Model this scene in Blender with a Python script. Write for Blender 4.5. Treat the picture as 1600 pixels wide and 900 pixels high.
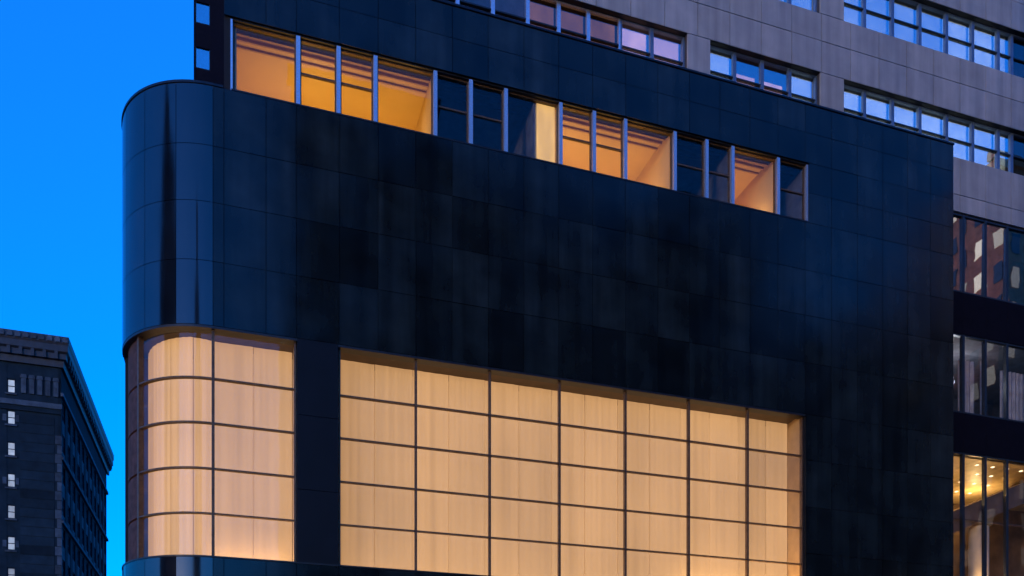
import bpy, bmesh, math, random
from math import radians as R, sin, cos, pi
random.seed(7)
for o in list(bpy.data.objects):
    bpy.data.objects.remove(o)
SC = bpy.context.scene
COL = SC.collection

# ------------------------------------------------------------------ camera
YAW = 17.8
cd = bpy.data.cameras.new('camera')
cam = bpy.data.objects.new('camera', cd)
COL.objects.link(cam)
cam.location = (0, 0, 1.7)
cam.rotation_euler = (R(90), 0, R(-YAW))
cd.sensor_width = 36
cd.lens = 36 * 1349 / 1600
cd.shift_y = 755 / 1600
cd.clip_start = 0.1
cd.clip_end = 3000
SC.camera = cam

# ------------------------------------------------------------------ sky, sun, exposure
SUN_EL, SUN_AZ = 2.5, 223.0            # azimuth clockwise from +Y: low behind the viewer's right shoulder
w = bpy.data.worlds.new('World')
SC.world = w
w.use_nodes = True
wn = w.node_tree
sky = wn.nodes.new('ShaderNodeTexSky')
sky.sky_type = 'NISHITA'
sky.sun_disc = False
sky.sun_elevation = R(SUN_EL)
sky.sun_rotation = R(SUN_AZ)
sky.air_density = 1.0
sky.dust_density = 0.65
sky.ozone_density = 6.9
wn.links.new(sky.outputs[0], wn.nodes['Background'].inputs[0])
wn.nodes['Background'].inputs[1].default_value = 0.15
sl = bpy.data.lights.new('sun', 'SUN')
sl.energy = 0.062
sl.angle = R(6)
sl.color = (1.0, 0.70, 0.44)
so = bpy.data.objects.new('sun', sl)
COL.objects.link(so)
so.rotation_euler = (R(90 - SUN_EL), 0, R(180 - SUN_AZ))
so.location = (-68, -73, 40)
SC.view_settings.view_transform = 'Standard'
SC.view_settings.look = 'None'
SC.view_settings.exposure = 3.3
SC.view_settings.gamma = 1.0
SC.cycles.light_sampling_threshold = 0.0   # the scene is dim: keep every lamp
EXP = 2 ** -3.3                        # emission strengths below are written for exposure 0

# ------------------------------------------------------------------ materials
def mat(name, base=(.5, .5, .5), rough=.6, metal=0.0, ior=1.5, noise=0.0, nscale=3.0, bump=0.0, bscale=20.0,
        rnd=0.0, rough_rnd=0.0, streak=0.0, mottle=0.0, spec=.5):
    m = bpy.data.materials.new(name)
    m.use_nodes = True
    nt = m.node_tree
    b = nt.nodes['Principled BSDF']
    b.inputs['Metallic'].default_value = metal
    b.inputs['IOR'].default_value = ior
    b.inputs['Roughness'].default_value = rough
    b.inputs['Specular IOR Level'].default_value = spec
    b.inputs['Base Color'].default_value = (*base, 1)
    L = nt.links.new
    geo = nt.nodes.new('ShaderNodeNewGeometry')
    fac = None
    if noise:
        n = nt.nodes.new('ShaderNodeTexNoise')
        n.inputs['Scale'].default_value = nscale
        n.inputs['Detail'].default_value = 6
        L(geo.outputs['Position'], n.inputs['Vector'])
        mr = nt.nodes.new('ShaderNodeMapRange')
        mr.inputs['From Min'].default_value = .3
        mr.inputs['From Max'].default_value = .7
        mr.inputs['To Min'].default_value = 1 - noise
        mr.inputs['To Max'].default_value = 1 + noise
        L(n.outputs['Fac'], mr.inputs['Value'])
        fac = mr.outputs[0]
    if streak:
        mp = nt.nodes.new('ShaderNodeMapping'); mp.inputs['Scale'].default_value = (2.6, 2.6, .16)
        L(geo.outputs['Position'], mp.inputs[0])
        n = nt.nodes.new('ShaderNodeTexNoise'); n.inputs['Scale'].default_value = 1.0; n.inputs['Detail'].default_value = 5
        L(mp.outputs[0], n.inputs['Vector'])
        mr = nt.nodes.new('ShaderNodeMapRange')
        mr.inputs['From Min'].default_value = .35; mr.inputs['From Max'].default_value = .65
        mr.inputs['To Min'].default_value = 1 - streak; mr.inputs['To Max'].default_value = 1 + streak
        L(n.outputs['Fac'], mr.inputs['Value'])
        if fac is not None:
            mm = nt.nodes.new('ShaderNodeMath'); mm.operation = 'MULTIPLY'
            L(fac, mm.inputs[0]); L(mr.outputs[0], mm.inputs[1]); fac = mm.outputs[0]
        else:
            fac = mr.outputs[0]
    if rnd or rough_rnd:
        oi = nt.nodes.new('ShaderNodeObjectInfo')
    if rnd:
        mr = nt.nodes.new('ShaderNodeMapRange')
        mr.inputs['To Min'].default_value = 1 - rnd
        mr.inputs['To Max'].default_value = 1 + rnd
        L(oi.outputs['Random'], mr.inputs['Value'])
        if fac is not None:
            mm = nt.nodes.new('ShaderNodeMath'); mm.operation = 'MULTIPLY'
            L(fac, mm.inputs[0]); L(mr.outputs[0], mm.inputs[1]); fac = mm.outputs[0]
        else:
            fac = mr.outputs[0]
    if fac is not None:
        vm = nt.nodes.new('ShaderNodeVectorMath'); vm.operation = 'SCALE'
        vm.inputs[0].default_value = base
        L(fac, vm.inputs['Scale'])
        L(vm.outputs[0], b.inputs['Base Color'])
    if rough_rnd:
        mr = nt.nodes.new('ShaderNodeMapRange')
        mr.inputs['To Min'].default_value = max(.01, rough - rough_rnd)
        mr.inputs['To Max'].default_value = rough + rough_rnd
        ad = nt.nodes.new('ShaderNodeMath'); ad.operation = 'FRACT'
        ml = nt.nodes.new('ShaderNodeMath'); ml.operation = 'MULTIPLY'; ml.inputs[1].default_value = 7.31
        L(oi.outputs['Random'], ml.inputs[0]); L(ml.outputs[0], ad.inputs[0]); L(ad.outputs[0], mr.inputs['Value'])
        rsock = mr.outputs[0]
        if mottle:
            n = nt.nodes.new('ShaderNodeTexNoise'); n.inputs['Scale'].default_value = .8; n.inputs['Detail'].default_value = 5
            L(geo.outputs['Position'], n.inputs['Vector'])
            m2 = nt.nodes.new('ShaderNodeMapRange')
            m2.inputs['From Min'].default_value = .35; m2.inputs['From Max'].default_value = .65
            m2.inputs['To Min'].default_value = -mottle; m2.inputs['To Max'].default_value = mottle
            L(n.outputs['Fac'], m2.inputs['Value'])
            a2 = nt.nodes.new('ShaderNodeMath'); a2.operation = 'ADD'; a2.use_clamp = True
            L(rsock, a2.inputs[0]); L(m2.outputs[0], a2.inputs[1]); rsock = a2.outputs[0]
        L(rsock, b.inputs['Roughness'])
    if bump:
        n = nt.nodes.new('ShaderNodeTexNoise')
        n.inputs['Scale'].default_value = bscale
        n.inputs['Detail'].default_value = 3
        L(geo.outputs['Position'], n.inputs['Vector'])
        bp = nt.nodes.new('ShaderNodeBump')
        bp.inputs['Strength'].default_value = 1.0
        bp.inputs['Distance'].default_value = bump
        L(n.outputs['Fac'], bp.inputs['Height'])
        L(bp.outputs[0], b.inputs['Normal'])
    return m

def glass(name, boost, tint=(1, 1, 1), rough=0.01, wave=0.0, through=(1, 1, 1)):
    """thin architectural glass: Fresnel reflection over straight transmission"""
    m = bpy.data.materials.new(name)
    m.use_nodes = True
    nt = m.node_tree
    L = nt.links.new
    nt.nodes.remove(nt.nodes['Principled BSDF'])
    out = nt.nodes['Material Output']
    lw = nt.nodes.new('ShaderNodeLayerWeight'); lw.inputs['Blend'].default_value = .5
    pw = nt.nodes.new('ShaderNodeMath'); pw.operation = 'POWER'; pw.inputs[1].default_value = 5
    L(lw.outputs['Facing'], pw.inputs[0])
    mu = nt.nodes.new('ShaderNodeMath'); mu.operation = 'MULTIPLY_ADD'; mu.use_clamp = True
    mu.inputs[1].default_value = .8; mu.inputs[2].default_value = .019 + boost
    L(pw.outputs[0], mu.inputs[0])
    tr = nt.nodes.new('ShaderNodeBsdfTransparent'); tr.inputs[0].default_value = (*through, 1)
    gl = nt.nodes.new('ShaderNodeBsdfGlossy'); gl.inputs[0].default_value = (*tint, 1); gl.inputs['Roughness'].default_value = rough
    mx = nt.nodes.new('ShaderNodeMixShader')
    L(mu.outputs[0], mx.inputs[0]); L(tr.outputs[0], mx.inputs[1]); L(gl.outputs[0], mx.inputs[2])
    L(mx.outputs[0], out.inputs[0])
    if wave:
        geo = nt.nodes.new('ShaderNodeNewGeometry')
        n = nt.nodes.new('ShaderNodeTexNoise'); n.inputs['Scale'].default_value = 1.1; n.inputs['Detail'].default_value = 1
        L(geo.outputs['Position'], n.inputs['Vector'])
        bp = nt.nodes.new('ShaderNodeBump'); bp.inputs['Distance'].default_value = wave
        L(n.outputs['Fac'], bp.inputs['Height'])
        L(bp.outputs[0], gl.inputs['Normal'])
    return m

def glow(name, col, strength, streak=0.0, vscale=(9, 9, .25), rnd=0.0):
    """backlit cloth, lamp, lit window or added glow"""
    m = bpy.data.materials.new(name)
    m.use_nodes = True
    nt = m.node_tree
    L = nt.links.new
    b = nt.nodes['Principled BSDF']
    b.inputs['Base Color'].default_value = (.26, .20, .13, 1)
    b.inputs['Roughness'].default_value = .9
    b.inputs['Emission Color'].default_value = (*col, 1)
    b.inputs['Emission Strength'].default_value = strength * EXP
    fac = None
    if streak:
        geo = nt.nodes.new('ShaderNodeNewGeometry')
        mp = nt.nodes.new('ShaderNodeMapping'); mp.inputs['Scale'].default_value = vscale
        L(geo.outputs['Position'], mp.inputs[0])
        n = nt.nodes.new('ShaderNodeTexNoise'); n.inputs['Scale'].default_value = 1.0; n.inputs['Detail'].default_value = 4
        L(mp.outputs[0], n.inputs['Vector'])
        n2 = nt.nodes.new('ShaderNodeTexNoise'); n2.inputs['Scale'].default_value = .30; n2.inputs['Detail'].default_value = 2
        L(geo.outputs['Position'], n2.inputs['Vector'])
        av = nt.nodes.new('ShaderNodeMath'); av.operation = 'ADD'
        L(n.outputs['Fac'], av.inputs[0]); L(n2.outputs['Fac'], av.inputs[1])
        mr = nt.nodes.new('ShaderNodeMapRange')
        mr.inputs['From Min'].default_value = .7; mr.inputs['From Max'].default_value = 1.3
        mr.inputs['To Min'].default_value = strength * EXP * (1 - streak); mr.inputs['To Max'].default_value = strength * EXP * (1 + streak)
        L(av.outputs[0], mr.inputs['Value'])
        fac = mr.outputs[0]
    if rnd:
        oi = nt.nodes.new('ShaderNodeObjectInfo')
        mr = nt.nodes.new('ShaderNodeMapRange')
        k = 1 if fac is not None else strength * EXP
        mr.inputs['To Min'].default_value = k * (1 - rnd); mr.inputs['To Max'].default_value = k * (1 + rnd)
        L(oi.outputs['Random'], mr.inputs['Value'])
        if fac is not None:
            mm = nt.nodes.new('ShaderNodeMath'); mm.operation = 'MULTIPLY'
            L(fac, mm.inputs[0]); L(mr.outputs[0], mm.inputs[1]); fac = mm.outputs[0]
        else:
            fac = mr.outputs[0]
    if fac is not None:
        L(fac, b.inputs['Emission Strength'])
    return m

M = {}
M['granite'] = mat('polished dark granite', (.0085, .0135, .0155), .17, ior=1.40, noise=.45, nscale=1.1, rnd=.38, rough_rnd=.035, streak=.35, mottle=.05, bump=.0010, bscale=.8)
M['granite_curved'] = mat('polished dark granite of the corner', (.007, .0085, .012), .11, ior=1.65, noise=.3, nscale=1.1, rnd=.4, rough_rnd=.03, streak=.3, mottle=.025, bump=.0008, bscale=.8)
M['granite_pier'] = mat('matt black granite of the pier', (.004, .005, .009), .5, ior=1.3, noise=.3, nscale=1.5)
M['joint'] = mat('dark joint backing', (.006, .006, .008), .8, noise=.2)
M['coping'] = mat('dark metal coping', (.012, .014, .02), .35, metal=.4, noise=.3)
M['bronze'] = mat('dark bronze', (.115, .066, .036), .5, metal=.2, noise=.3, nscale=8)
M['alu'] = mat('brushed aluminium', (.62, .66, .74), .38, metal=.75, noise=.12, nscale=30)
M['darkmetal'] = mat('dark window metal', (.02, .022, .026), .4, metal=.3, noise=.2)
M['clear'] = glass('clear window glass', .0, wave=.0015)
M['pale'] = glass('milky window glass', .09, (.85, .85, .85), rough=.25, wave=.001)
M['mirror'] = glass('coated reflective glass', .60, (.88, .95, 1.0), wave=.0012)
M['tinted'] = glass('tinted glass', .12, (.8, .85, .9), wave=.001, through=(.45, .45, .5))
M['blind'] = glow('backlit cloth blind', (1.0, .53, .215), .56, .16, (9, 9, .16), rnd=.12)
M['plaster'] = mat('warm plaster', (.62, .52, .40), .8, noise=.12, nscale=2)
M['soffit'] = mat('bronze soffit', (.085, .055, .033), .6, noise=.2, nscale=3)
M['revealtan'] = mat('tan reveal', (.50, .34, .17), .8, noise=.1)
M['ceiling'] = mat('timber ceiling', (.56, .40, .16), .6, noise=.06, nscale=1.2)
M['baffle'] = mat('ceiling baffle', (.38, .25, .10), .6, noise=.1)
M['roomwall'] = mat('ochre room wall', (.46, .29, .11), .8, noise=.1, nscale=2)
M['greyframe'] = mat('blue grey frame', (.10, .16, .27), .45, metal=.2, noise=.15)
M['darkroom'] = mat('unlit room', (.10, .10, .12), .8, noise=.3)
M['concrete'] = mat('concrete slab', (.25, .25, .25), .85, noise=.2)
M['greystone'] = mat('grey stone cladding', (.39, .34, .295), .5, noise=.10, nscale=1.6, rnd=.10, streak=.16, rough_rnd=.1, bump=.001, bscale=40)
M['greyjoint'] = mat('stone joint', (.06, .055, .06), .9, noise=.2)
M['oldstone'] = mat('old dark blue stone', (.010, .023, .036), .95, rnd=.35, spec=.12, noise=.25, nscale=.9, bump=.01, bscale=6)  # base kept very dark and blue
M['oldstone_pale'] = mat('paler weathered stone', (.048, .070, .095), .9, rnd=.3, spec=.2, noise=.3, nscale=1.5, bump=.01, bscale=6)
M['copper'] = mat('dark cornice metal', (.010, .015, .026), .6, noise=.4, nscale=2)
M['slab'] = mat('dark cladding', (.006, .005, .010), .95, ior=1.2, noise=.2)
M['oldglass'] = glass('old window glass', .05, (.8, .85, .9), wave=.001)
M['streetglass'] = glass('reflecting office glass', .42, (.8, .82, .85), wave=.0015)
M['yellowblind'] = glow('bright backlit blind', (1.0, .57, .15), .85, .40, (3, 3, .8))
M['addedglow'] = glow('added pale glow sheet', (.92, 1.0, .9), .72, .35, (2, 2, 2), rnd=.35)  # added glow behind coated panes, pales the sky they mirror
M['coolpane'] = glow('pale blue emissive pane', (.50, .66, 1.0), .40, .5, (3, 3, 1.5), rnd=.35)  # panes emit an uneven pale blue
M['amber'] = glow('amber lit blind', (1.0, .42, .11), .85, .45, (2, 2, 1), rnd=.25)
M['pink'] = glow('pink cloud reflection glow', (1.0, .55, .48), .85, .3, (2, 2, 1), rnd=.3)  # glow stands for pink cloud mirrored in the glass
M['lamp'] = glow('downlight', (1.0, .72, .42), 2.6)
M['gold'] = mat('gilded plaster', (.68, .48, .22), .5, noise=.2, nscale=3)
M['brownstone'] = mat('brown stone', (.16, .10, .065), .55, noise=.3, nscale=2)
M['curtain'] = mat('pale curtain', (.36, .34, .35), .9, noise=.25, nscale=3)
M['brick'] = mat('dark red brick', (.42, .13, .07), .85, noise=.3, nscale=1.2)
M['office'] = mat('dark office cladding', (.016, .016, .02), .8, noise=.3, nscale=.7)
M['litwarm'] = glow('lit room window', (1.0, .86, .74), .55, rnd=.7)
M['brownpanel'] = mat('brown curved panel', (.10, .052, .045), .85, spec=.15, noise=.3, nscale=6)
M['asphalt'] = mat('asphalt', (.05, .05, .052), .8, noise=.25, nscale=2, bump=.004, bscale=60)
M['paving'] = mat('paving', (.22, .21, .20), .8, noise=.2, nscale=1)
M['ground'] = mat('city ground', (.08, .08, .08), .9, noise=.25, nscale=.2)
M['paint'] = mat('road paint', (.75, .75, .72), .6, noise=.1)

# ------------------------------------------------------------------ builders
POS = {}
def setp(o, loc, parent):
    """world location loc; children are only ever translated relative to their parent"""
    POS[o.name] = loc
    if parent is not None:
        p = POS[parent.name]
        o.parent = parent
        o.location = (loc[0] - p[0], loc[1] - p[1], loc[2] - p[2])
    else:
        o.location = loc
    COL.objects.link(o)
    return o

def thing(name, label, cat, loc, group=None):
    o = bpy.data.objects.new(name, None)
    o.empty_display_size = .5
    o['label'] = label
    o['category'] = cat
    if group:
        o['group'] = group
    return setp(o, loc, None)

CACHE = {}
def box(name, x0, x1, y0, y1, z0, z1, m, parent=None):
    """one box as its own object; equal sizes share a mesh"""
    d = (round(x1 - x0, 4), round(y1 - y0, 4), round(z1 - z0, 4))
    k = (d, m)
    if k not in CACHE:
        hx, hy, hz = d[0] / 2, d[1] / 2, d[2] / 2
        me = bpy.data.meshes.new(name)
        v = [(sx * hx, sy * hy, sz * hz) for sz in (-1, 1) for sy in (-1, 1) for sx in (-1, 1)]
        me.from_pydata(v, [], [(0, 2, 3, 1), (4, 5, 7, 6), (0, 1, 5, 4), (2, 6, 7, 3), (0, 4, 6, 2), (1, 3, 7, 5)])
        me.materials.append(M[m])
        CACHE[k] = me
    o = bpy.data.objects.new(name, CACHE[k])
    return setp(o, ((x0 + x1) / 2, (y0 + y1) / 2, (z0 + z1) / 2), parent)

class MB:
    def __init__(s):
        s.v, s.f = [], []
    def box(s, x0, x1, y0, y1, z0, z1):
        n = len(s.v)
        s.v += [(x, y, z) for z in (z0, z1) for y in (y0, y1) for x in (x0, x1)]
        s.f += [tuple(n + i for i in q) for q in ((0, 2, 3, 1), (4, 5, 7, 6), (0, 1, 5, 4), (2, 6, 7, 3), (0, 4, 6, 2), (1, 3, 7, 5))]
        return s
    def arc(s, cx, cy, r0, r1, t0, t1, z0, z1, n=8):
        """curved block; angle t from the street front (-Y) towards the west (-X), r0 < r1"""
        b = len(s.v)
        for i in range(n + 1):
            t = t0 + (t1 - t0) * i / n
            for r in (r0, r1):
                for z in (z0, z1):
                    s.v.append((cx - r * sin(t), cy - r * cos(t), z))
        for i in range(n):
            a, c = b + 4 * i, b + 4 * i + 4
            s.f += [(a + 2, c + 2, c + 3, a + 3), (a, a + 1, c + 1, c), (a + 1, a + 3, c + 3, c + 1), (a, c, c + 2, a + 2)]
        s.f += [(b, b + 2, b + 3, b + 1), (b + 4 * n, b + 4 * n + 1, b + 4 * n + 3, b + 4 * n + 2)]
        return s
    def prism(s, poly, x0=None, x1=None, y0=None, y1=None):
        """extrude a polygon given in (y, z) along x, or in (x, z) along y"""
        n, b = len(poly), len(s.v)
        if x0 is not None:
            s.v += [(x0, p, q) for p, q in poly] + [(x1, p, q) for p, q in poly]
        else:
            s.v += [(p, y0, q) for p, q in poly] + [(p, y1, q) for p, q in poly]
        s.f += [tuple(b + i for i in range(n)), tuple(b + n + i for i in reversed(range(n)))]
        s.f += [(b + i, b + n + i, b + n + (i + 1) % n, b + (i + 1) % n) for i in range(n)]
        return s
    def cyl(s, cx, cy, r, z0, z1, n=16):
        b = len(s.v)
        for z in (z0, z1):
            s.v += [(cx + r * cos(2 * pi * i / n), cy + r * sin(2 * pi * i / n), z) for i in range(n)]
        s.f += [(b + i, b + (i + 1) % n, b + n + (i + 1) % n, b + n + i) for i in range(n)]
        s.f += [tuple(b + n - 1 - i for i in range(n)), tuple(b + n + i for i in range(n))]
        return s
    def build(s, name, m, parent=None, origin=None, smooth=False):
        c = origin or tuple(sum(v[i] for v in s.v) / len(s.v) for i in range(3))
        me = bpy.data.meshes.new(name)
        me.from_pydata([(v[0] - c[0], v[1] - c[1], v[2] - c[2]) for v in s.v], [], s.f)
        bm = bmesh.new(); bm.from_mesh(me)
        bmesh.ops.recalc_face_normals(bm, faces=bm.faces)
        bm.to_mesh(me); bm.free()
        if smooth:
            for p in me.polygons:
                p.use_smooth = True
            try:
                me.set_sharp_from_angle(angle=R(35))
            except Exception:
                pass
        me.materials.append(M[m])
        o = bpy.data.objects.new(name, me)
        return setp(o, c, parent)

def lamp(name, loc, energy, col, parent, radius=.15):
    d = bpy.data.lights.new(name, 'POINT')
    d.energy = energy
    d.color = col
    d.shadow_soft_size = radius
    o = bpy.data.objects.new(name, d)
    return setp(o, loc, parent)

def struct(o):
    o['kind'] = 'structure'
    return o

# ------------------------------------------------------------------ ground, street
struct(MB().box(-1500, 1500, -1500, 1500, -.6, -.02).build('ground', 'ground'))
struct(MB().box(-400, 400, -9, 16.5, -.02, 0).build('road', 'asphalt'))
struct(MB().box(-400, 400, 16.5, 21.9, -.02, .14).build('pavement', 'paving'))
struct(MB().box(-400, 400, -13.9, -9, -.02, .14).build('pavement', 'paving'))
mk = MB()
for i in range(-60, 60):
    mk.box(i * 6, i * 6 + 3, 3.6, 3.75, .0, .004)
struct(mk.build('road_marking', 'paint'))

# ------------------------------------------------------------------ the dark granite building
FY = 22.0                                  # street face of the granite
X0, CY, RR = -.5, 24.25, 2.25              # rounded corner: centre (X0, CY), radius RR
XE = 21.91                                 # right end of the block
Z_PLINTH, Z_G0, Z_G1, Z_S0, Z_S1, Z_TOP = 4.0, 6.87, 12.40, 18.22, 19.98, 21.80
B = thing('granite_building', 'dark polished granite building with rounded corner and large lit gridded windows', 'building', (9.5, 24, 0))

xs = [-.25, .73, 1.45, 2.50, 3.48, 4.45, 5.42, 6.40, 7.40, 8.40, 9.40, 10.40, 11.40, 12.40, 13.40, 14.40, 15.36, 16.31, 17.25, 18.2, 19.15, 20.1, 21.0, XE]
G = .007                                    # half joint
TH = .045
def panel(xa, xb, za, zb, m='granite'):
    pr = random.uniform(0, .004)
    o = box('panel', xa + G, xb - G, FY - pr, FY - pr + TH, za + G, zb - G, m, B)
    o.rotation_euler = (R(random.gauss(0, .12)), 0, R(random.gauss(0, .16)))
def fill(xa, xb, rows):
    cuts = [xa] + [x for x in xs if xa + .2 < x < xb - .2] + [xb]
    for i in range(len(cuts) - 1):
        for j in range(len(rows) - 1):
            panel(cuts[i], cuts[i + 1], rows[j], rows[j + 1])
rowsC = [12.43, 13.98, 15.40, 16.76, 18.20]
fill(-.25, XE, [20.0, 20.9, Z_TOP - .06])
fill(16.44, XE, [18.20, 19.1, 20.0])
fill(-.5, XE, rowsC)
for za_, zb_ in ((6.87, 8.7), (8.7, 10.55), (10.55, 12.43)):
    panel(1.47, 2.48, za_, zb_, 'granite_pier')
fill(16.33, XE, [5.5, 6.85, 8.25, 9.65, 11.05, 12.43])
fill(-.5, 16.33, [5.5, 6.85])

# curved cladding of the corner and the first panels of the west side
def curved_panel(t0, t1, za, zb):
    g = G / RR
    MB().arc(X0, CY, RR - TH, RR, t0 + g, t1 - g, za + G, zb - G, 6).build('curved_panel', 'granite_curved', B, smooth=True)
tc = [0, R(22), R(44.5), R(67), R(90)]
for i in range(4):
    for j in range(4):
        curved_panel(tc[i], tc[i + 1], rowsC[j], rowsC[j + 1])
    curved_panel(tc[i], tc[i + 1], 5.5, 6.85)
XW = X0 - RR
for j in range(4):
    for k in range(4):
        box('panel', XW, XW + TH, CY + 1.0 * k + G, CY + 1.0 * (k + 1) - G, rowsC[j] + G, rowsC[j + 1] - G, 'granite', B)

# structural walls behind the cladding, each butted to the next
Y1 = FY + TH + .012                         # back of cladding
Y2 = 22.40
def wall(xa, xb, ya, yb, za, zb, m='joint'):
    box('wall', xa, xb, ya, yb, za, zb, m, B)
wall(-.25, XE, Y1, Y2, Z_S1 + .02, Z_TOP - .03)
wall(16.44, XE, Y1, Y2, Z_S0 - .02, Z_S1 + .02)
wall(-.25, -.10, Y1, Y2, Z_S0 - .02, Z_S1 + .02)
wall(X0, XE, Y1, Y2, Z_G1 + .03, Z_S0 - .02)
wall(1.47, 2.48, Y1, 22.9, Z_G0 - .02, Z_G1 + .03)
wall(16.33, XE, Y1, 22.9, Z_G0 - .02, Z_G1 + .03)
wall(X0, XE, Y1, 22.9, 0, Z_G0 - .02)
d = RR - TH - .012
for za, zb in ((Z_G1 + .03, Z_S0 - .02), (0, Z_G0 - .02)):
    MB().arc(X0, CY, d - .35, d, 0, R(90), za, zb, 14).build('curved_wall', 'joint', B, smooth=True)
    wall(XW + TH + .012, XW + .4, CY, 45, za, zb)
wall(XW + TH + .012, XW + .4, CY, 45, Z_G0 - .02, Z_G1 + .03)
wall(-.25, 0.1, 24.97, 45, Z_S0 - .02, Z_TOP - .03)
wall(XE - .4, XE - .002, 22.9, 24.97, 0, Z_S0 - .02)
wall(XE - .4, XE - .002, Y2, 24.97, Z_S0 - .02, Z_TOP - .03)
wall(-.25, .0, Y2, 24.97, Z_S0 - .02, Z_TOP - .03)
# terrace over the corner, roof, floor slabs
tr = MB().arc(X0, CY, .05, RR - .02, 0, R(90), Z_S0 - .06, Z_S0 - .012, 14).box(XW + .02, -.27, CY, 45, Z_S0 - .06, Z_S0 - .012)
tr.build('terrace', 'concrete', B)
box('roof', 0.0, XE - .4, Y2, 24.97, Z_TOP - .4, Z_TOP - .2, 'concrete', B)
# metal copings and the dark drip edges above and below the openings
MB().box(-.28, XE + .01, FY - .03, Y2 + .05, Z_TOP - .055, Z_TOP).build('coping', 'coping', B)
MB().arc(X0, CY, RR - .35, RR + .02, 0, R(90), Z_S0 - .012, Z_S0 + .045, 20).build('coping', 'coping', B, smooth=True)
MB().box(X0, -.27, FY - .02, Y2, Z_S0 - .012, Z_S0 + .045).build('coping', 'coping', B)
MB().box(-.08, 16.42, FY - .01, FY + .2, Z_S0 - .016, Z_S0 + .022).build('sill', 'darkmetal', B)
MB().box(-.10, 16.44, FY + .05, FY + .26, Z_S1 - .015, Z_S1 + .018).build('lintel', 'darkmetal', B)
MB().box(X0, 16.33, FY + .004, FY + .28, Z_G1 - .03, Z_G1 + .028).arc(X0, CY, RR - .28, RR - .004, 0, R(90), Z_G1 - .03, Z_G1 + .028, 16).build('lintel', 'darkmetal', B)
MB().box(X0, 16.33, FY - .012, FY + .3, Z_G0 - .018, Z_G0 + .02).arc(X0, CY, RR - .3, RR + .012, 0, R(90), Z_G0 - .018, Z_G0 + .02, 16).build('sill', 'darkmetal', B)

# --- long strip of office windows on the top storey
GY = FY + .16
sx = [-.10, 1.50, 2.49, 3.42, 4.98, 5.94, 6.91, 8.48, 9.47, 10.42, 11.97, 13.0, 13.86, 15.41, 16.44]
zs0, zs1, ztr = Z_S0 + .022, Z_S1 - .015, 19.13
for i in range(len(sx) - 1):
    a, b_ = sx[i], sx[i + 1]
    wide = b_ - a > 1.2
    fr = MB()
    fr.box(a + .05, b_ - .05, GY - .03, GY + .04, zs0, zs0 + .035).box(a + .05, b_ - .05, GY - .03, GY + .04, zs1 - .035, zs1)
    fr.box(a + .05, a + .085, GY - .03, GY + .04, zs0 + .035, zs1 - .035).box(b_ - .085, b_ - .05, GY - .03, GY + .04, zs0 + .035, zs1 - .035)
    W = fr.build('window', 'bronze', B, origin=((a + b_) / 2, GY, (zs0 + zs1) / 2))
    if wide:
        box('pane', a + .085, b_ - .085, GY, GY + .012, zs0 + .035, zs1 - .035, 'clear', W)
    else:
        box('transom', a + .085, b_ - .085, GY - .028, GY + .038, ztr - .02, ztr + .02, 'bronze', W)
        box('pane', a + .085, b_ - .085, GY, GY + .012, zs0 + .035, ztr - .02, 'clear', W)
        box('pane', a + .085, b_ - .085, GY, GY + .012, ztr + .02, zs1 - .035, 'clear', W)
for i, x in enumerate(sx):
    xa, xb = (x, x + .05) if i == 0 else ((x - .05, x) if i == len(sx) - 1 else (x - .05, x + .05))
    box('mullion', xa, xb, FY + .035, GY + .07, zs0, zs1, 'alu', B)

# rooms behind the strip: each a lit or dark interior
ZC = 20.12
def uplight(x0, x1, y0, y1, z, energy, col, parent):
    d = bpy.data.lights.new('room_uplight', 'AREA')
    d.shape = 'RECTANGLE'
    d.size, d.size_y = x1 - x0, y1 - y0
    d.energy, d.color = energy, col
    o = bpy.data.objects.new('room_uplight', d)
    o.rotation_euler = (pi, 0, 0)
    return setp(o, ((x0 + x1) / 2, (y0 + y1) / 2, z), parent)
def room(xa, xb, lit, lights=(), baffles=True):
    rm = MB()
    rm.box(xa, xb, 24.80, 24.95, Z_S0 - .04, ZC + .1)
    rm.box(xa, xb, Y2 + .003, 24.80, Z_S0 - .06, Z_S0 - .016)
    rm.box(xa, xa + .04, GY + .09, 24.80, Z_S0 - .016, ZC).box(xb - .04, xb, GY + .09, 24.80, Z_S0 - .016, ZC)
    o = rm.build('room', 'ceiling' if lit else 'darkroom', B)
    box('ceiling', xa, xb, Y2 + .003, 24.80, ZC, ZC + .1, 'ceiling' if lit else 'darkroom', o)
    if baffles:
        for y, h in ((22.50, .10), (22.72, .07), (22.98, .05)):
            box('baffle', xa + .04, xb - .04, y, y + .045, ZC - h, ZC - .001, 'baffle' if lit else 'darkroom', o)
    for (x0, x1, y0, y1, e, c) in lights:
        uplight(x0, x1, y0, y1, Z_S0 + .05, e, c, o)
    return o
WARM = (1.0, .54, .11)
YEL = (1.0, .62, .22)
o = room(.003, 4.98, True, [(.2, 4.8, 23.3, 24.7, 4.6, WARM)])
lamp('room_lamp', (4.55, 23.3, 18.62), 1.1, YEL, o)
lamp('room_lamp', (1.9, 23.9, 18.95), 1.0, YEL, o)
lamp('room_lamp', (2.1, 23.2, 19.5), .35, YEL, o, .05)
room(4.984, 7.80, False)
r3 = room(7.804, 8.46, True, [(7.9, 8.4, 23.2, 24.7, 1.5, YEL)], False)
box('blind', 7.87, 8.40, GY + .15, GY + .162, Z_S0 + .03, ZC - .12, 'yellowblind', r3)
o = room(8.464, 11.94, True, [(8.6, 11.8, 23.3, 24.7, 3.6, WARM)])
lamp('room_lamp', (11.5, 23.2, 18.6), .9, YEL, o)
lamp('room_lamp', (9.0, 23.9, 18.95), 1.0, YEL, o)
lamp('room_lamp', (9.2, 23.2, 19.5), .35, YEL, o, .05)
room(11.944, 13.86, False)
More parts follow.
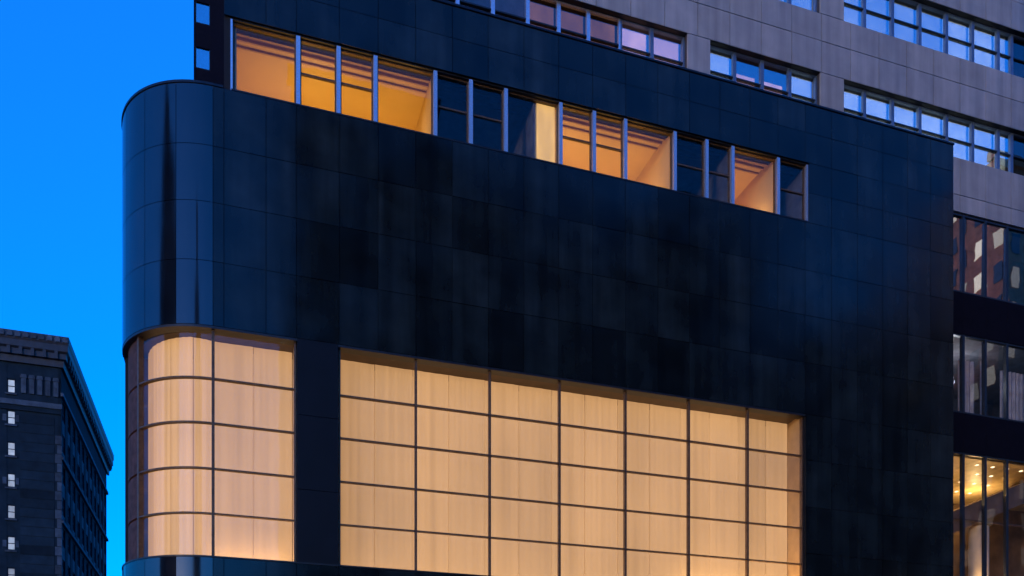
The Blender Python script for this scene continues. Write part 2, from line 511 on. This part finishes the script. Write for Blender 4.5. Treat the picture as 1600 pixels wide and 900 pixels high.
o = room(13.864, 15.40, True, [(14.3, 15.3, 23.9, 24.7, 1.6, (1.0, .5, .12))])
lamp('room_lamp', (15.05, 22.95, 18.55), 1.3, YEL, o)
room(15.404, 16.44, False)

# --- the great gridded windows
gx = [2.50, 4.48, 6.48, 8.47, 10.45, 12.45, 14.40, 16.31]
gz = [Z_G0 + .02, 7.94, 9.03, 10.13, 11.21, Z_G1 - .03]
def bars_grid(name, xs_, m):
    W = thing_part = MB()
    za, zb = gz[0], gz[-1]
    for i, x in enumerate(xs_):
        xa, xb = (x + .003, x + .045) if i == 0 else ((x - .045, x - .003) if i == len(xs_) - 1 else (x - .026, x + .026))
        W.box(xa, xb, GY - .07, GY + .05, za, zb)
    return W.build(name, m, B, origin=((xs_[0] + xs_[-1]) / 2, GY, (za + zb) / 2))
W = bars_grid('grid_window', gx, 'bronze')
for j in range(1, 5):
    for i in range(len(gx) - 1):
        xa = gx[i] + (.045 if i == 0 else .026); xb = gx[i + 1] - (.045 if i == len(gx) - 2 else .026)
        box('glazing_bar', xa, xb, GY - .06, GY + .045, gz[j] - .017, gz[j] + .017, 'bronze', W)
for j in range(5):
    for i in range(len(gx) - 1):
        xa = gx[i] + (.045 if i == 0 else .026); xb = gx[i + 1] - (.045 if i == len(gx) - 2 else .026)
        o = box('pane', xa, xb, GY, GY + .014, gz[j] + (.017 if j else 0), gz[j + 1] - (.017 if j < 4 else 0), 'pale' if (i == 6 and j == 3) else 'clear', W)
        o.rotation_euler = (R(random.gauss(0, .08)), 0, R(random.gauss(0, .08)))
BY = 22.78
def blind(xa, xb, p):
    """one drop of cloth with soft vertical folds"""
    n = max(6, int((xb - xa) / .06))
    mb = MB()
    for s in (0, 1):
        for i in range(n + 1):
            x = xa + (xb - xa) * i / n
            y = BY + s * .006 + .004 * sin(i * 1.3 + xa * 3) + .006 * sin(i * .37 + xa)
            mb.v += [(x, y, Z_G0 - .3), (x, y, Z_G1 + .02)]
    k = 2 * (n + 1)
    for i in range(n):
        a = 2 * i
        mb.f += [(a, a + 2, a + 3, a + 1), (k + a, k + a + 1, k + a + 3, k + a + 2)]
    mb.f += [(0, 1, k + 1, k), (2 * n, k + 2 * n, k + 2 * n + 1, 2 * n + 1)]
    mb.build('blind', 'blind', p, smooth=True)
x = 2.52
while x < 16.2:
    wd = min(random.choice((.98, 1.0, 1.02)), 16.25 - x)
    if wd > .15:
        blind(x, x + wd - .012, W)
    x += wd
box('soffit', 2.48, 16.33, GY + .06, 22.98, Z_G1 + .03, Z_G1 + .09, 'soffit', W)
box('reveal', 16.27, 16.329, GY + .06, 22.9, Z_G0 - .018, Z_G1 + .03, 'revealtan', W)
box('reveal', 2.483, 2.51, GY + .06, 22.9, Z_G0 - .018, Z_G1 + .03, 'plaster', W)
box('back_wall', 2.483, 16.33, 23.3, 23.4, Z_G0 - .018, Z_G1 + .09, 'plaster', W)

def added_wash(x0, x1, energy, p):  # unseen light added behind the sill to brighten the blinds
    d = bpy.data.lights.new('added_wash', 'AREA')
    d.shape = 'RECTANGLE'
    d.size, d.size_y = x1 - x0, .12
    d.energy, d.color = energy, (1.0, .58, .20)
    o = bpy.data.objects.new('added_wash', d)
    o.rotation_euler = (pi, 0, 0)
    setp(o, ((x0 + x1) / 2, 22.5, Z_G0 + .03), p)
added_wash(12.3, 16.2, 6.5, W)
added_wash(2.7, 12.2, 1.6, W)

# rounded corner window: flat bay plus curved bay
RG = CY - GY
W = MB().box(1.405, 1.447, GY - .07, GY + .05, gz[0], gz[-1]).box(X0 - .034, X0 + .034, GY - .07, GY + .05, gz[0], gz[-1])
for t in (R(55),):
    W.arc(X0, CY, RG - .06, RG + .07, t - .016, t + .016, gz[0], gz[-1], 2)
W = W.build('corner_window', 'bronze', B, origin=(X0, GY, 9.6))
for j in range(1, 5):
    box('glazing_bar', X0 + .034, 1.405, GY - .06, GY + .045, gz[j] - .017, gz[j] + .017, 'bronze', W)
    MB().arc(X0, CY, RG - .045, RG + .06, R(1), R(54.5), gz[j] - .017, gz[j] + .017, 12).build('glazing_bar', 'bronze', W, smooth=True)
for j in range(5):
    za, zb = gz[j] + (.017 if j else 0), gz[j + 1] - (.017 if j < 4 else 0)
    box('pane', X0 + .034, 1.405, GY, GY + .014, za, zb, 'clear', W)
    MB().arc(X0, CY, RG - .014, RG, R(1), R(54), za, zb, 14).build('curved_pane', 'clear', W, smooth=True)
    MB().arc(X0, CY, RG - .05, RG + .02, R(56), R(72.5), za + .012, zb - .012, 6).build('end_panel', 'brownpanel', W, smooth=True)
    MB().arc(X0, CY, RG - .05, RG + .02, R(73), R(90), za + .012, zb - .012, 6).build('end_panel', 'brownpanel', W, smooth=True)
blind(X0 + .01, .44, W)
blind(.45, 1.40, W)
RB = CY - BY
for t0, t1 in ((0, 17), (17.6, 38), (38.6, 62), (62.6, 86)):
    mb = MB()
    n = 14
    for s in (0, 1):
        for i in range(n + 1):
            t = R(t0 + (t1 - t0) * i / n)
            r = RB + .16 * min(1, t / R(20)) - s * .006 + .008 * sin(i * 1.4)
            mb.v += [(X0 - r * sin(t), CY - r * cos(t), Z_G0 - .3), (X0 - r * sin(t), CY - r * cos(t), Z_G1 + .02)]
    k = 2 * (n + 1)
    for i in range(n):
        a = 2 * i
        mb.f += [(a, a + 2, a + 3, a + 1), (k + a, k + a + 1, k + a + 3, k + a + 2)]
    mb.build('blind', 'blind', W, smooth=True)
MB().box(X0, 1.47, GY + .06, 22.98, Z_G1 + .03, Z_G1 + .09).arc(X0, CY, .6, RG - .06, 0, R(90), Z_G1 + .03, Z_G1 + .09, 14).build('soffit', 'soffit', W, smooth=True)
box('reveal', 1.42, 1.469, GY + .06, 22.9, Z_G0 - .018, Z_G1 + .03, 'plaster', W)
box('back_wall', X0 + .0, 1.469, 23.3, 23.4, Z_G0 - .018, Z_G1 + .09, 'plaster', W)
box('side_wall', XW + .41, X0 - .1, CY + .02, CY + .12, Z_G0 - .018, Z_G1 + .09, 'brownstone', W)

added_wash(X0, 1.3, 1.8, W)

# ------------------------------------------------------------------ grey stone tower rising behind
TY = 25.0
T = thing('stone_tower', 'grey stone clad tower with ribbon windows reflecting the sky behind the dark granite building', 'building', (20, 36, 0))
TX1 = 44.0
zA0, zA1, zB0, zB1, zW = 27.74, 29.44, 24.07, 25.72, 22.10
tx_l = [1.9, 3.0, 4.15, 5.25, 6.37, 7.48, 8.6, 9.62, 10.62, 11.72, 12.84, 14.02]
tx_m = [14.87, 15.90, 16.97, 18.06, 19.15]
tx_r = [20.13, 21.15, 22.36, 23.57, 24.78, 25.99, 27.20, 27.85, 29.05, 30.25, 31.45, 32.65, 33.85]
joints = [0.0, 1.2, 2.4, 3.6, 4.8, 6.0, 7.2, 8.4, 9.6, 10.8, 12.0, 13.2, 14.4, 15.6, 16.8, 18.0, 19.2, 20.4, 21.6, 22.8, 24.0, 25.2, 26.4, 27.6, 28.8, 30.0, 31.2, 32.4, 33.6, 34.8]
def stone(xa, xb, za, zb):
    if xb - xa > .04:
        pr = random.uniform(0, .006)
        box('stone_panel', xa + .010, xb - .010, TY - pr, TY - pr + .06, za + .012, zb - .012, 'greystone', T)
def stone_rows(xa, xb, rows):
    cuts = [xa] + [x for x in joints if xa + .25 < x < xb - .25] + [xb]
    for i in range(len(cuts) - 1):
        for j in range(len(rows) - 1):
            stone(cuts[i], cuts[i + 1], rows[j], rows[j + 1])
stone_rows(.003, 34.8, [zB1, 26.80, zA0])
stone_rows(.003, 34.8, [zA1, 30.5, 31.6])
stone_rows(21.6, 34.8, [zW, 22.72, zB0])
for xa, xb in ((14.02, 14.87), (19.15, 20.13), (33.85, 34.8)):
    stone(xa, xb, zB0, zB1)
    stone(xa, xb, zA0, zA1)
# structure behind the stone: bands between the window strips, then the core
def tband(za, zb, xa=.003, xb=TX1, m='greyjoint', yb=25.5):
    box('wall_band', xa, xb, TY + .075, yb, za, zb, m, T)
tband(zW, zB0); tband(zB1, zA0); tband(zA1, 60, .003)
for xa, xb in ((.003, 1.9), (14.02, 14.87), (19.15, 20.13), (33.85, TX1)):
    tband(zB0, zB1, xa, xb); tband(zA0, zA1, xa, xb)
box('core', .003, TX1, 26.6, 50, 22.0, 60, 'darkroom', T)
box('stone_wall', 34.8, TX1, TY, TY + .07, zW, 60, 'greystone', T)
box('stone_wall', .003, 34.8, TY, TY + .07, 31.6, 60, 'greystone', T)
for z0_, z1_ in ((zB0, zB1), (zA0, zA1)):
    stone(.003, 1.9, z0_, z1_)
def ribbon(cols, za, zb, kinds):
    zt = (za + zb) / 2 - .02
    for i in range(len(cols) - 1):
        a, b_ = cols[i], cols[i + 1]
        k = kinds(i)
        y = TY + .24
        fr = MB().box(a, a + .06, y - .06, y + .06, za, zb).box(b_ - .06, b_, y - .06, y + .06, za, zb)
        fr.box(a + .06, b_ - .06, y - .06, y + .06, za, za + .03).box(a + .06, b_ - .06, y - .06, y + .06, zb - .03, zb)
        Wn = fr.build('window', 'alu' if k in ('amber', 'dim') else 'greyframe', T, origin=((a + b_) / 2, y, zt))
        box('lintel', a, b_, TY + .02, TY + .19, zb - .002, zb + .07, 'coping', T)  # added dark strip: shade under the window head put in as colour
        box('transom', a + .06, b_ - .06, y - .055, y + .055, zt - .022, zt + .022, 'darkmetal', Wn)
        g = {'amber': 'tinted', 'dim': 'oldglass', 'pinkhalf': 'streetglass', 'pink': 'streetglass', 'dark': 'tinted'}.get(k, 'mirror')
        for (p, q) in ((za + .03, zt - .022), (zt + .022, zb - .03)):
            o = box('pane', a + .06, b_ - .06, y, y + .012, p, q, g, Wn)
            o.rotation_euler = (R(random.gauss(0, .15)), 0, R(random.gauss(0, .15)))
        if k in ('amber', 'pink'):
            box('blind', a + .06, b_ - .06, y + .25, y + .27, za, zb, k, Wn)  # pink ones are added sheets, standing for cloud mirrored in the glass
        elif k == 'mirror':
            box('blind', a + .06, b_ - .06, y + .2, y + .215, za, zb, 'addedglow', Wn)  # added glowing sheet, lightens the mirrored sky colour
        elif k == 'pinkhalf':
            box('blind', a + .1, b_ - .1, y + .25, y + .27, za, zb - .42, 'pink', Wn)  # added lower sheet, mirrored pink cloud put in as glow
lk = {6: 'amber', 5: 'dim', 7: 'amber', 8: 'amber', 9: 'pink', 10: 'pink', 4: 'dim', 3: 'dim'}
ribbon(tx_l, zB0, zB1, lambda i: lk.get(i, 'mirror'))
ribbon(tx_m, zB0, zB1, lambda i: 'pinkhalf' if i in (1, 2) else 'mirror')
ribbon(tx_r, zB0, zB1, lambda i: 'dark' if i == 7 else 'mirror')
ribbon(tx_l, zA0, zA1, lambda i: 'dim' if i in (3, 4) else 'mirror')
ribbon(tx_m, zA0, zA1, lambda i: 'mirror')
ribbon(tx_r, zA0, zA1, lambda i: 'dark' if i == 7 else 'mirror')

# glazed lower storeys of the tower, to the right of the granite block
cols = [21.95, 23.2, 24.35, 25.40, 26.43, 27.46, 28.5, 29.54, 30.6, 31.64, 32.7, 33.75, 34.8]
def storey(za, zb, name, m):
    for i in range(len(cols) - 1):
        a, b_ = cols[i], cols[i + 1]
        y = TY + .1
        fr = MB().box(a, a + .05, y - .07, y + .07, za, zb).box(b_ - .05, b_, y - .07, y + .07, za, zb)
        fr.box(a + .05, b_ - .05, y - .06, y + .06, za, za + .06).box(a + .05, b_ - .05, y - .06, y + .06, zb - .06, zb)
        Wn = fr.build(name, 'darkmetal', T, origin=((a + b_) / 2, y, (za + zb) / 2))
        o = box('pane', a + .05, b_ - .05, y, y + .014, za + .06, zb - .06, m, Wn)
        o.rotation_euler = (R(random.gauss(0, .3)), 0, R(random.gauss(0, .3)))
storey(19.20, zW - .04, 'glazed_window', 'streetglass')
storey(14.80, 17.68, 'glazed_window', 'oldglass')
storey(6.0, 13.36, 'lobby_window', 'clear')
for za, zb in ((17.68, 19.20), (13.36, 14.80)):
    for i in range(len(cols) - 1):
        box('spandrel', cols[i] + .004, cols[i + 1] - .004, TY + .02, TY + .2, za + .004, zb - .004, 'slab', T)
    box('floor_slab', 21.95, TX1, TY + .203, 31, za + .3, zb - .3, 'darkroom', T)
    box('ceiling_void', 21.95, TX1, TY + .22, 26.2, za, za + .3, 'darkroom', T)
box('core', 21.95, TX1, 30.0, 50, 0, 22.0, 'darkroom', T)
box('stone_wall', 34.8, TX1, TY, TY + .2, 0, zW, 'greystone', T)
box('stone_wall', 21.95, 34.8, TY, TY + .2, 0, 6.0, 'brownstone', T)
# middle storey: pale curtains half drawn and a bluish screen
def folds(name, xa, xb, y, za, zb, m):
    n = int((xb - xa) / .05)
    mb = MB()
    for s in (0, 1):
        for i in range(n + 1):
            yy = y + s * .01 + .035 * sin(i * 1.7)
            x = xa + (xb - xa) * i / n
            mb.v += [(x, yy, za), (x, yy, zb)]
    k = 2 * (n + 1)
    for i in range(n):
        a = 2 * i
        mb.f += [(a, a + 2, a + 3, a + 1), (k + a, k + a + 1, k + a + 3, k + a + 2)]
    return mb.build(name, m, T, smooth=True)
folds('curtain', 25.55, 26.35, TY + .45, 14.85, 17.0, 'curtain')
folds('curtain', 27.6, 28.9, TY + .5, 14.85, 16.9, 'curtain')
folds('curtain', 26.75, 27.05, TY + .6, 14.85, 17.2, 'curtain')
lamp('office_lamp', (26.6, TY + 1.8, 16.9), 8.0, (.85, .9, 1.0), T)
# lobby: golden coffered ceiling with downlights, escalator soffit and a lit column
box('lobby_ceiling', 21.95, 36, TY + .25, 30, 13.28, 13.355, 'gold', T)
box('lobby_wall', 21.95, 36, 29.7, 29.95, 5.0, 13.36, 'brownstone', T)
dl = MB()
for x in (24.6, 25.3, 26.0, 26.75, 27.5, 28.2, 28.9):
    for y in (25.7, 26.5, 27.4, 28.4):
        box('downlight', x - .05 + .1 * (y - 26), x + .05 + .1 * (y - 26), y - .05, y + .05, 13.262, 13.278, 'lamp', T)
MB().prism([(24.6, 11.0), (30.2, 13.35), (30.2, 12.55), (24.6, 10.2)], y0=TY + .55, y1=TY + 2.2).build('escalator', 'brownstone', T)
MB().box(23.5, 30.5, TY + .5, TY + .54, 11.05, 11.12).build('handrail', 'bronze', T)
MB().cyl(27.05, TY + .95, .36, 5.5, 11.0, 20).build('column', 'plaster', T, smooth=True)
lamp('lobby_lamp', (25.4, TY + 2.8, 12.4), 17.0, (1.0, .66, .28), T)
lamp('lobby_lamp', (26.75, TY + .42, 8.3), 16.0, (1.0, .6, .25), T, .08)
lamp('lobby_lamp', (29.0, TY + 3.0, 12.6), 8.0, (1.0, .66, .28), T)

# ------------------------------------------------------------------ dark slab tower far behind the corner
S = thing('slab_tower', 'slim black tower with small square windows rising behind the rounded corner', 'building', (8, 78, 0))
SX0, SY = -2.98, 70.0
MB().box(SX0 + .02, 22, SY + .3, 90, 0, 84).build('core', 'slab', S)
wcols = [(-2.86, -1.80), (-.64, .30), (1.5, 2.5), (3.7, 4.7)]
zf = [46 + 3.42 * i for i in range(-6, 10)]
pr = MB()
edges = [SX0] + [v for c in wcols for v in c] + [22]
for i in range(0, len(edges), 2):
    pr.box(edges[i], edges[i + 1], SY, SY + .29, 20, 84)
pr.build('pier', 'slab', S)
zbase = 55.35
for c in wcols:
    for k in range(-10, 7):
        z = zbase + 3.45 * k
        f_ = box('spandrel', c[0] + .002, c[1] - .002, SY + .02, SY + .28, z + 1.62, z + 3.44, 'slab', S)
        if c[0] < 1:
            Wn = MB().box(c[0] + .01, c[0] + .06, SY + .05, SY + .2, z, z + 1.6).box(c[1] - .06, c[1] - .01, SY + .05, SY + .2, z, z + 1.6).box(c[0] + .06, c[1] - .06, SY + .05, SY + .2, z, z + .06).build('window', 'darkmetal', S)
            box('pane', c[0] + .06, c[1] - .06, SY + .12, SY + .14, z + .06, z + 1.6, 'streetglass', Wn)

# ------------------------------------------------------------------ corniced old building on the left
K = thing('corniced_building', 'old dark stone building with heavy projecting cornice under the open sky', 'building', (-28, 128, 0))
KX, KY0, KY1, KZ = -18.95, 110.0, 146.8, 48.6
DZ = 1.65                                     # cornice height above its base profile
KX0 = -45.0
FL = 3.62
zrow = [9.7 + FL * i for i in range(10)]      # window sills; the frieze windows stand above
# east flank: piers and spandrels between the windows
def kwin(name, o, axis, u, z, wd, ht, m, p):
    """window with frame and one glazing bar, on the front (axis x) or on the flank (axis y)"""
    fr = MB()
    if axis == 'x':
        y = o
        fr.box(u, u + .1, y - .04, y + .12, z, z + ht).box(u + wd - .1, u + wd, y - .04, y + .12, z, z + ht)
        fr.box(u + .1, u + wd - .1, y - .04, y + .12, z, z + .12).box(u + .1, u + wd - .1, y - .04, y + .12, z + ht - .1, z + ht).box(u + .1, u + wd - .1, y - .03, y + .1, z + ht * .5 - .04, z + ht * .5 + .04)
        Wn = fr.build(name, 'oldstone', p, origin=(u + wd / 2, y, z + ht / 2))
        box('pane', u + .1, u + wd - .1, y + .02, y + .05, z + .12, z + ht - .1, m, Wn)
    else:
        x = o
        fr.box(x - .12, x + .04, u, u + .1, z, z + ht).box(x - .12, x + .04, u + wd - .1, u + wd, z, z + ht)
        fr.box(x - .12, x + .04, u + .1, u + wd - .1, z, z + .12).box(x - .12, x + .04, u + .1, u + wd - .1, z + ht - .1, z + ht).box(x - .1, x + .03, u + .1, u + wd - .1, z + ht * .5 - .04, z + ht * .5 + .04)
        Wn = fr.build(name, 'oldstone_pale', p, origin=(x, u + wd / 2, z + ht / 2))
        box('pane', x - .05, x - .02, u + .1, u + wd - .1, z + .12, z + ht - .1, m, Wn)
        box('sill', x - .02, x + .16, u - .12, u + wd + .12, z - .16, z - .004, 'oldstone_pale', Wn)
    return Wn
box('core', KX0, KX - .35, KY0 + .35, KY1, 0, KZ, 'darkroom', K)
nb = 11
bw = (KY1 - KY0) / nb
ztop_w = zrow[-1] + 2.1
pier = MB()
for i in range(nb + 1):
    ya = KY0 + i * bw - (.75 if i else 0); yb = KY0 + i * bw + (.75 if i < nb else 0)
    pier.box(KX - .34, KX, max(ya, KY0), min(yb, KY1), 0, ztop_w)
pier.build('pier', 'oldstone', K)
sp = MB()
for i in range(nb):
    ya, yb = KY0 + i * bw + .752, KY0 + (i + 1) * bw - .752
    zz = [0] + [v for z in zrow for v in (z, z + 2.1)]
    for q in range(0, len(zz) - 1, 2):
        sp.box(KX - .34, KX - .05, ya, yb, zz[q], zz[q + 1])
    for z in zrow:
        kwin('window', KX - .2, 'y', ya + .002, z + .002, yb - ya - .004, 2.096, 'oldglass', K)
sp.build('spandrel', 'oldstone_pale', K)
MB().box(KX - .34, KX, KY0, KY1, ztop_w, KZ).build('flank_wall', 'oldstone', K)
# projecting string courses on the flank
for z in [zr + 2.3 for zr in zrow[1::2]] + [ztop_w + .25]:
    box('string_course', KX + .003, KX + .28, KY0 - .25, KY1, z, z + .34, 'oldstone_pale', K)
# street front
fcols = []                                     # window columns on the front: one pale blue column in view
fx = [(-24.45, -23.60), (-27.8, -26.95), (-31.2, -30.35)]
fz = [44.38 - 3.55 * k for k in range(11)]      # sills
segs = []
e = [KX0] + sorted([v for c in fx for v in c]) + [KX]
fw = MB()
for i in range(0, len(e), 2):
    fw.box(e[i], e[i + 1], KY0, KY0 + .34, 0, KZ)
for c in fx:
    zz = [0] + sorted([v for z in fz for v in (z, z + 1.6)]) + [KZ]
    for q in range(0, len(zz), 2):
        fw.box(c[0] + .002, c[1] - .002, KY0 + .03, KY0 + .34, zz[q], zz[q + 1])
fw.build('front_wall', 'oldstone', K)
for c in fx:
    for j, z in enumerate(fz):
        box('window_sill', c[0] - .18, c[1] + .18, KY0 - .14, KY0 - .004, z - .2, z - .01, 'oldstone_pale', K)
        if j % 2:
            box('jamb_stone', c[0] - .42, c[0] - .03, KY0 - .06, KY0 - .004, z + .35, z + 1.1, 'oldstone_pale', K)
            box('jamb_stone', c[1] + .03, c[1] + .36, KY0 - .06, KY0 - .004, z + .35, z + 1.1, 'oldstone_pale', K)
        kwin('window', KY0 + .14, 'x', c[0] + .004, z + .004, c[1] - c[0] - .008, 1.59, 'coolpane' if c[0] > -25 else 'oldglass', K)
# quoins, belt courses, rusticated courses
for k in range(36):
    z = 2.0 + k * 1.06
    wd = .62 if k % 2 else .40
    if z + 1.0 < 42.4:
        box('quoin', KX - wd, KX + .06, KY0 - .06, KY0 + wd, z, z + .98, 'oldstone_pale', K)
for i in range(30):
    z = 10.4 + i * 1.06
    box('stone_course', -23.1, KX - .7, KY0 - .045, KY0 - .002, z, z + .98, 'oldstone', K)
box('belt_course', KX0, KX + .12, KY0 - .30, KY0 - .003, 43.05, 43.62, 'oldstone_pale', K)
box('belt_course', KX0, KX + .05, KY0 - .16, KY0 - .003, 42.5, 43.047, 'oldstone', K)
# carved frieze between the belt course and the cornice
for i in range(5):
    x = -23.0 + i * .82
    MB().box(x, x + .5, KY0 - .14, KY0 - .003, 44.5, 46.2).prism([(x - .1, 46.2), (x + .6, 46.2), (x + .5, 46.6), (x, 46.6)], y0=KY0 - .2, y1=KY0 - .003).build('frieze_block', 'oldstone_pale', K)
# cornice: stepped profile that runs round the corner, with brackets and crest ornaments
O = .95
cp = [(q_, z_ + DZ) for q_, z_ in [(0, 46.2), (.28, 46.2), (.34, 46.9), (.62, 47.0), (.62, 47.6), (O - .1, 47.8), (O - .1, 48.5), (O, 48.7), (O, 49.45), (.1, 49.75), (0, 49.75)]]
v, fcs = [], []
paths = [lambda q: (KX0, KY0 - q), lambda q: (KX + q, KY0 - q), lambda q: (KX + q, KY1 + .8)]
for p in paths:
    for q, z in cp:
        x, y = p(q)
        v.append((x, y, z))
n = len(cp)
cb = MB(); cb.v = v
for s in range(2):
    for i in range(n):
        j = (i + 1) % n
        cb.f.append((s * n + i, s * n + j, (s + 1) * n + j, (s + 1) * n + i))
cb.f += [tuple(range(n)), tuple(range(2 * n, 3 * n))]
CN = cb.build('cornice', 'copper', K)
for i in range(30):
    y = KY0 + .6 + i * 1.23
    box('bracket', KX + .35, KX + .82, y, y + .35, 46.93 + DZ, 47.78 + DZ, 'copper', CN)
for i in range(9):
    x = KX - .2 - i * 1.2
    box('bracket', x - .35, x, KY0 - .82, KY0 - .35, 46.93 + DZ, 47.78 + DZ, 'copper', CN)
for i in range(18):
    x = KX + .6 - i * .8
    MB().prism([(x - .26, 48.76 + DZ), (x + .26, 48.76 + DZ), (x + .3, 49.1 + DZ), (x + .12, 49.38 + DZ), (x - .12, 49.38 + DZ), (x - .3, 49.1 + DZ)], y0=KY0 - O - .14, y1=KY0 - O + .1).build('crest', 'oldstone_pale', CN)
box('roof', KX0, KX, KY0, KY1, KZ + .01, 49.6 + DZ, 'darkroom', K)

# ------------------------------------------------------------------ the other side of the street (seen as reflections)
def far_block(name, label, x0, x1, y0, y1, z, m, bays, floors, glass_m, lit=(), flank=False):
    t = thing(name, label, 'building', ((x0 + x1) / 2, (y0 + y1) / 2, 0))
    MB().box(x0, x1, y0, y1, 0, z).build('wall', m, t)
    MB().box(x0 - .3, x1 + .3, y1 - .5, y1 + .4, z, z + .8).build('cornice', m, t)
    bw_, fh = (x1 - x0) / bays, (z - 5) / floors
    for i in range(bays):
        for j in range(floors):
            a = x0 + (i + .28) * bw_
            b0 = 5 + (j + .22) * fh
            box('window', a, a + bw_ * .44, y1 + .005, y1 + .06, b0, b0 + fh * .55, 'litwarm' if (i * 7 + j * 3) % 11 in lit else glass_m, t)
    if flank:
        n_ = 8
        bw_ = (y1 - y0) / n_
        for i in range(n_):
            for j in range(floors):
                a, b0 = y0 + (i + .25) * bw_, 5 + (j + .2) * fh
                box('window', x0 - .06, x0 - .005, a, a + bw_ * .5, b0, b0 + fh * .5, 'litwarm' if (i * 5 + j * 3) % 4 in (0, 1) else glass_m, t)
    return t
for k, (x0, x1, y1, z, nb_, nf) in enumerate(((3.6, 13.2, -14, 47, 4, 12), (13.5, 21.5, -15.5, 44.5, 3, 12), (21.8, 31.0, -14, 41.5, 4, 11), (31.3, 41.0, -16, 46, 4, 12), (41.3, 50.0, -14, 36, 4, 9), (50.3, 62.0, -17, 40, 5, 10))):
    far_block('office_block', ('tallest dark office block across the street, mirrored below the left end of the lit strip',
                               'narrow dark block across the street, second from the open corner of its row',
                               'dark block across the street mirrored above the middle of the great gridded window',
                               'dark set back block across the street mirrored below the right end of the window strip',
                               'lowest dark block across the street mirrored right of the great gridded window',
                               'broad dark block with a few lit windows beside the red brick block')[k], x0, x1, y1 - 18, y1, z, 'office', nb_, nf, 'darkmetal', (5,) if nb_ > 4 else ())['group'] = 'dark blocks across the street'
far_block('brick_block', 'tall red brick block with scattered lit windows, mirrored in the right hand glazing', 69, 88, -30, -14, 60, 'brick', 10, 17, 'darkmetal', (0, 3, 6), True)
t = thing('corner_tower', 'dark stepped tower mirrored as a vertical stripe on the rounded corner', 'building', (-58, -12, 0))
MB().box(-68, -50, -22, -2, 0, 52).box(-66, -53, -19, -5, 52, 60).box(-63, -57, -15, -9, 60, 66).build('wall', 'office', t)
t = thing('spire_tower', 'slim spired tower mirrored low on the rounded corner', 'building', (-29, -52, 0))
MB().box(-34, -24, -57, -47, 0, 46).box(-32, -26, -55, -49, 46, 54).box(-30, -28, -53, -51, 54, 64).build('wall', 'office', t)
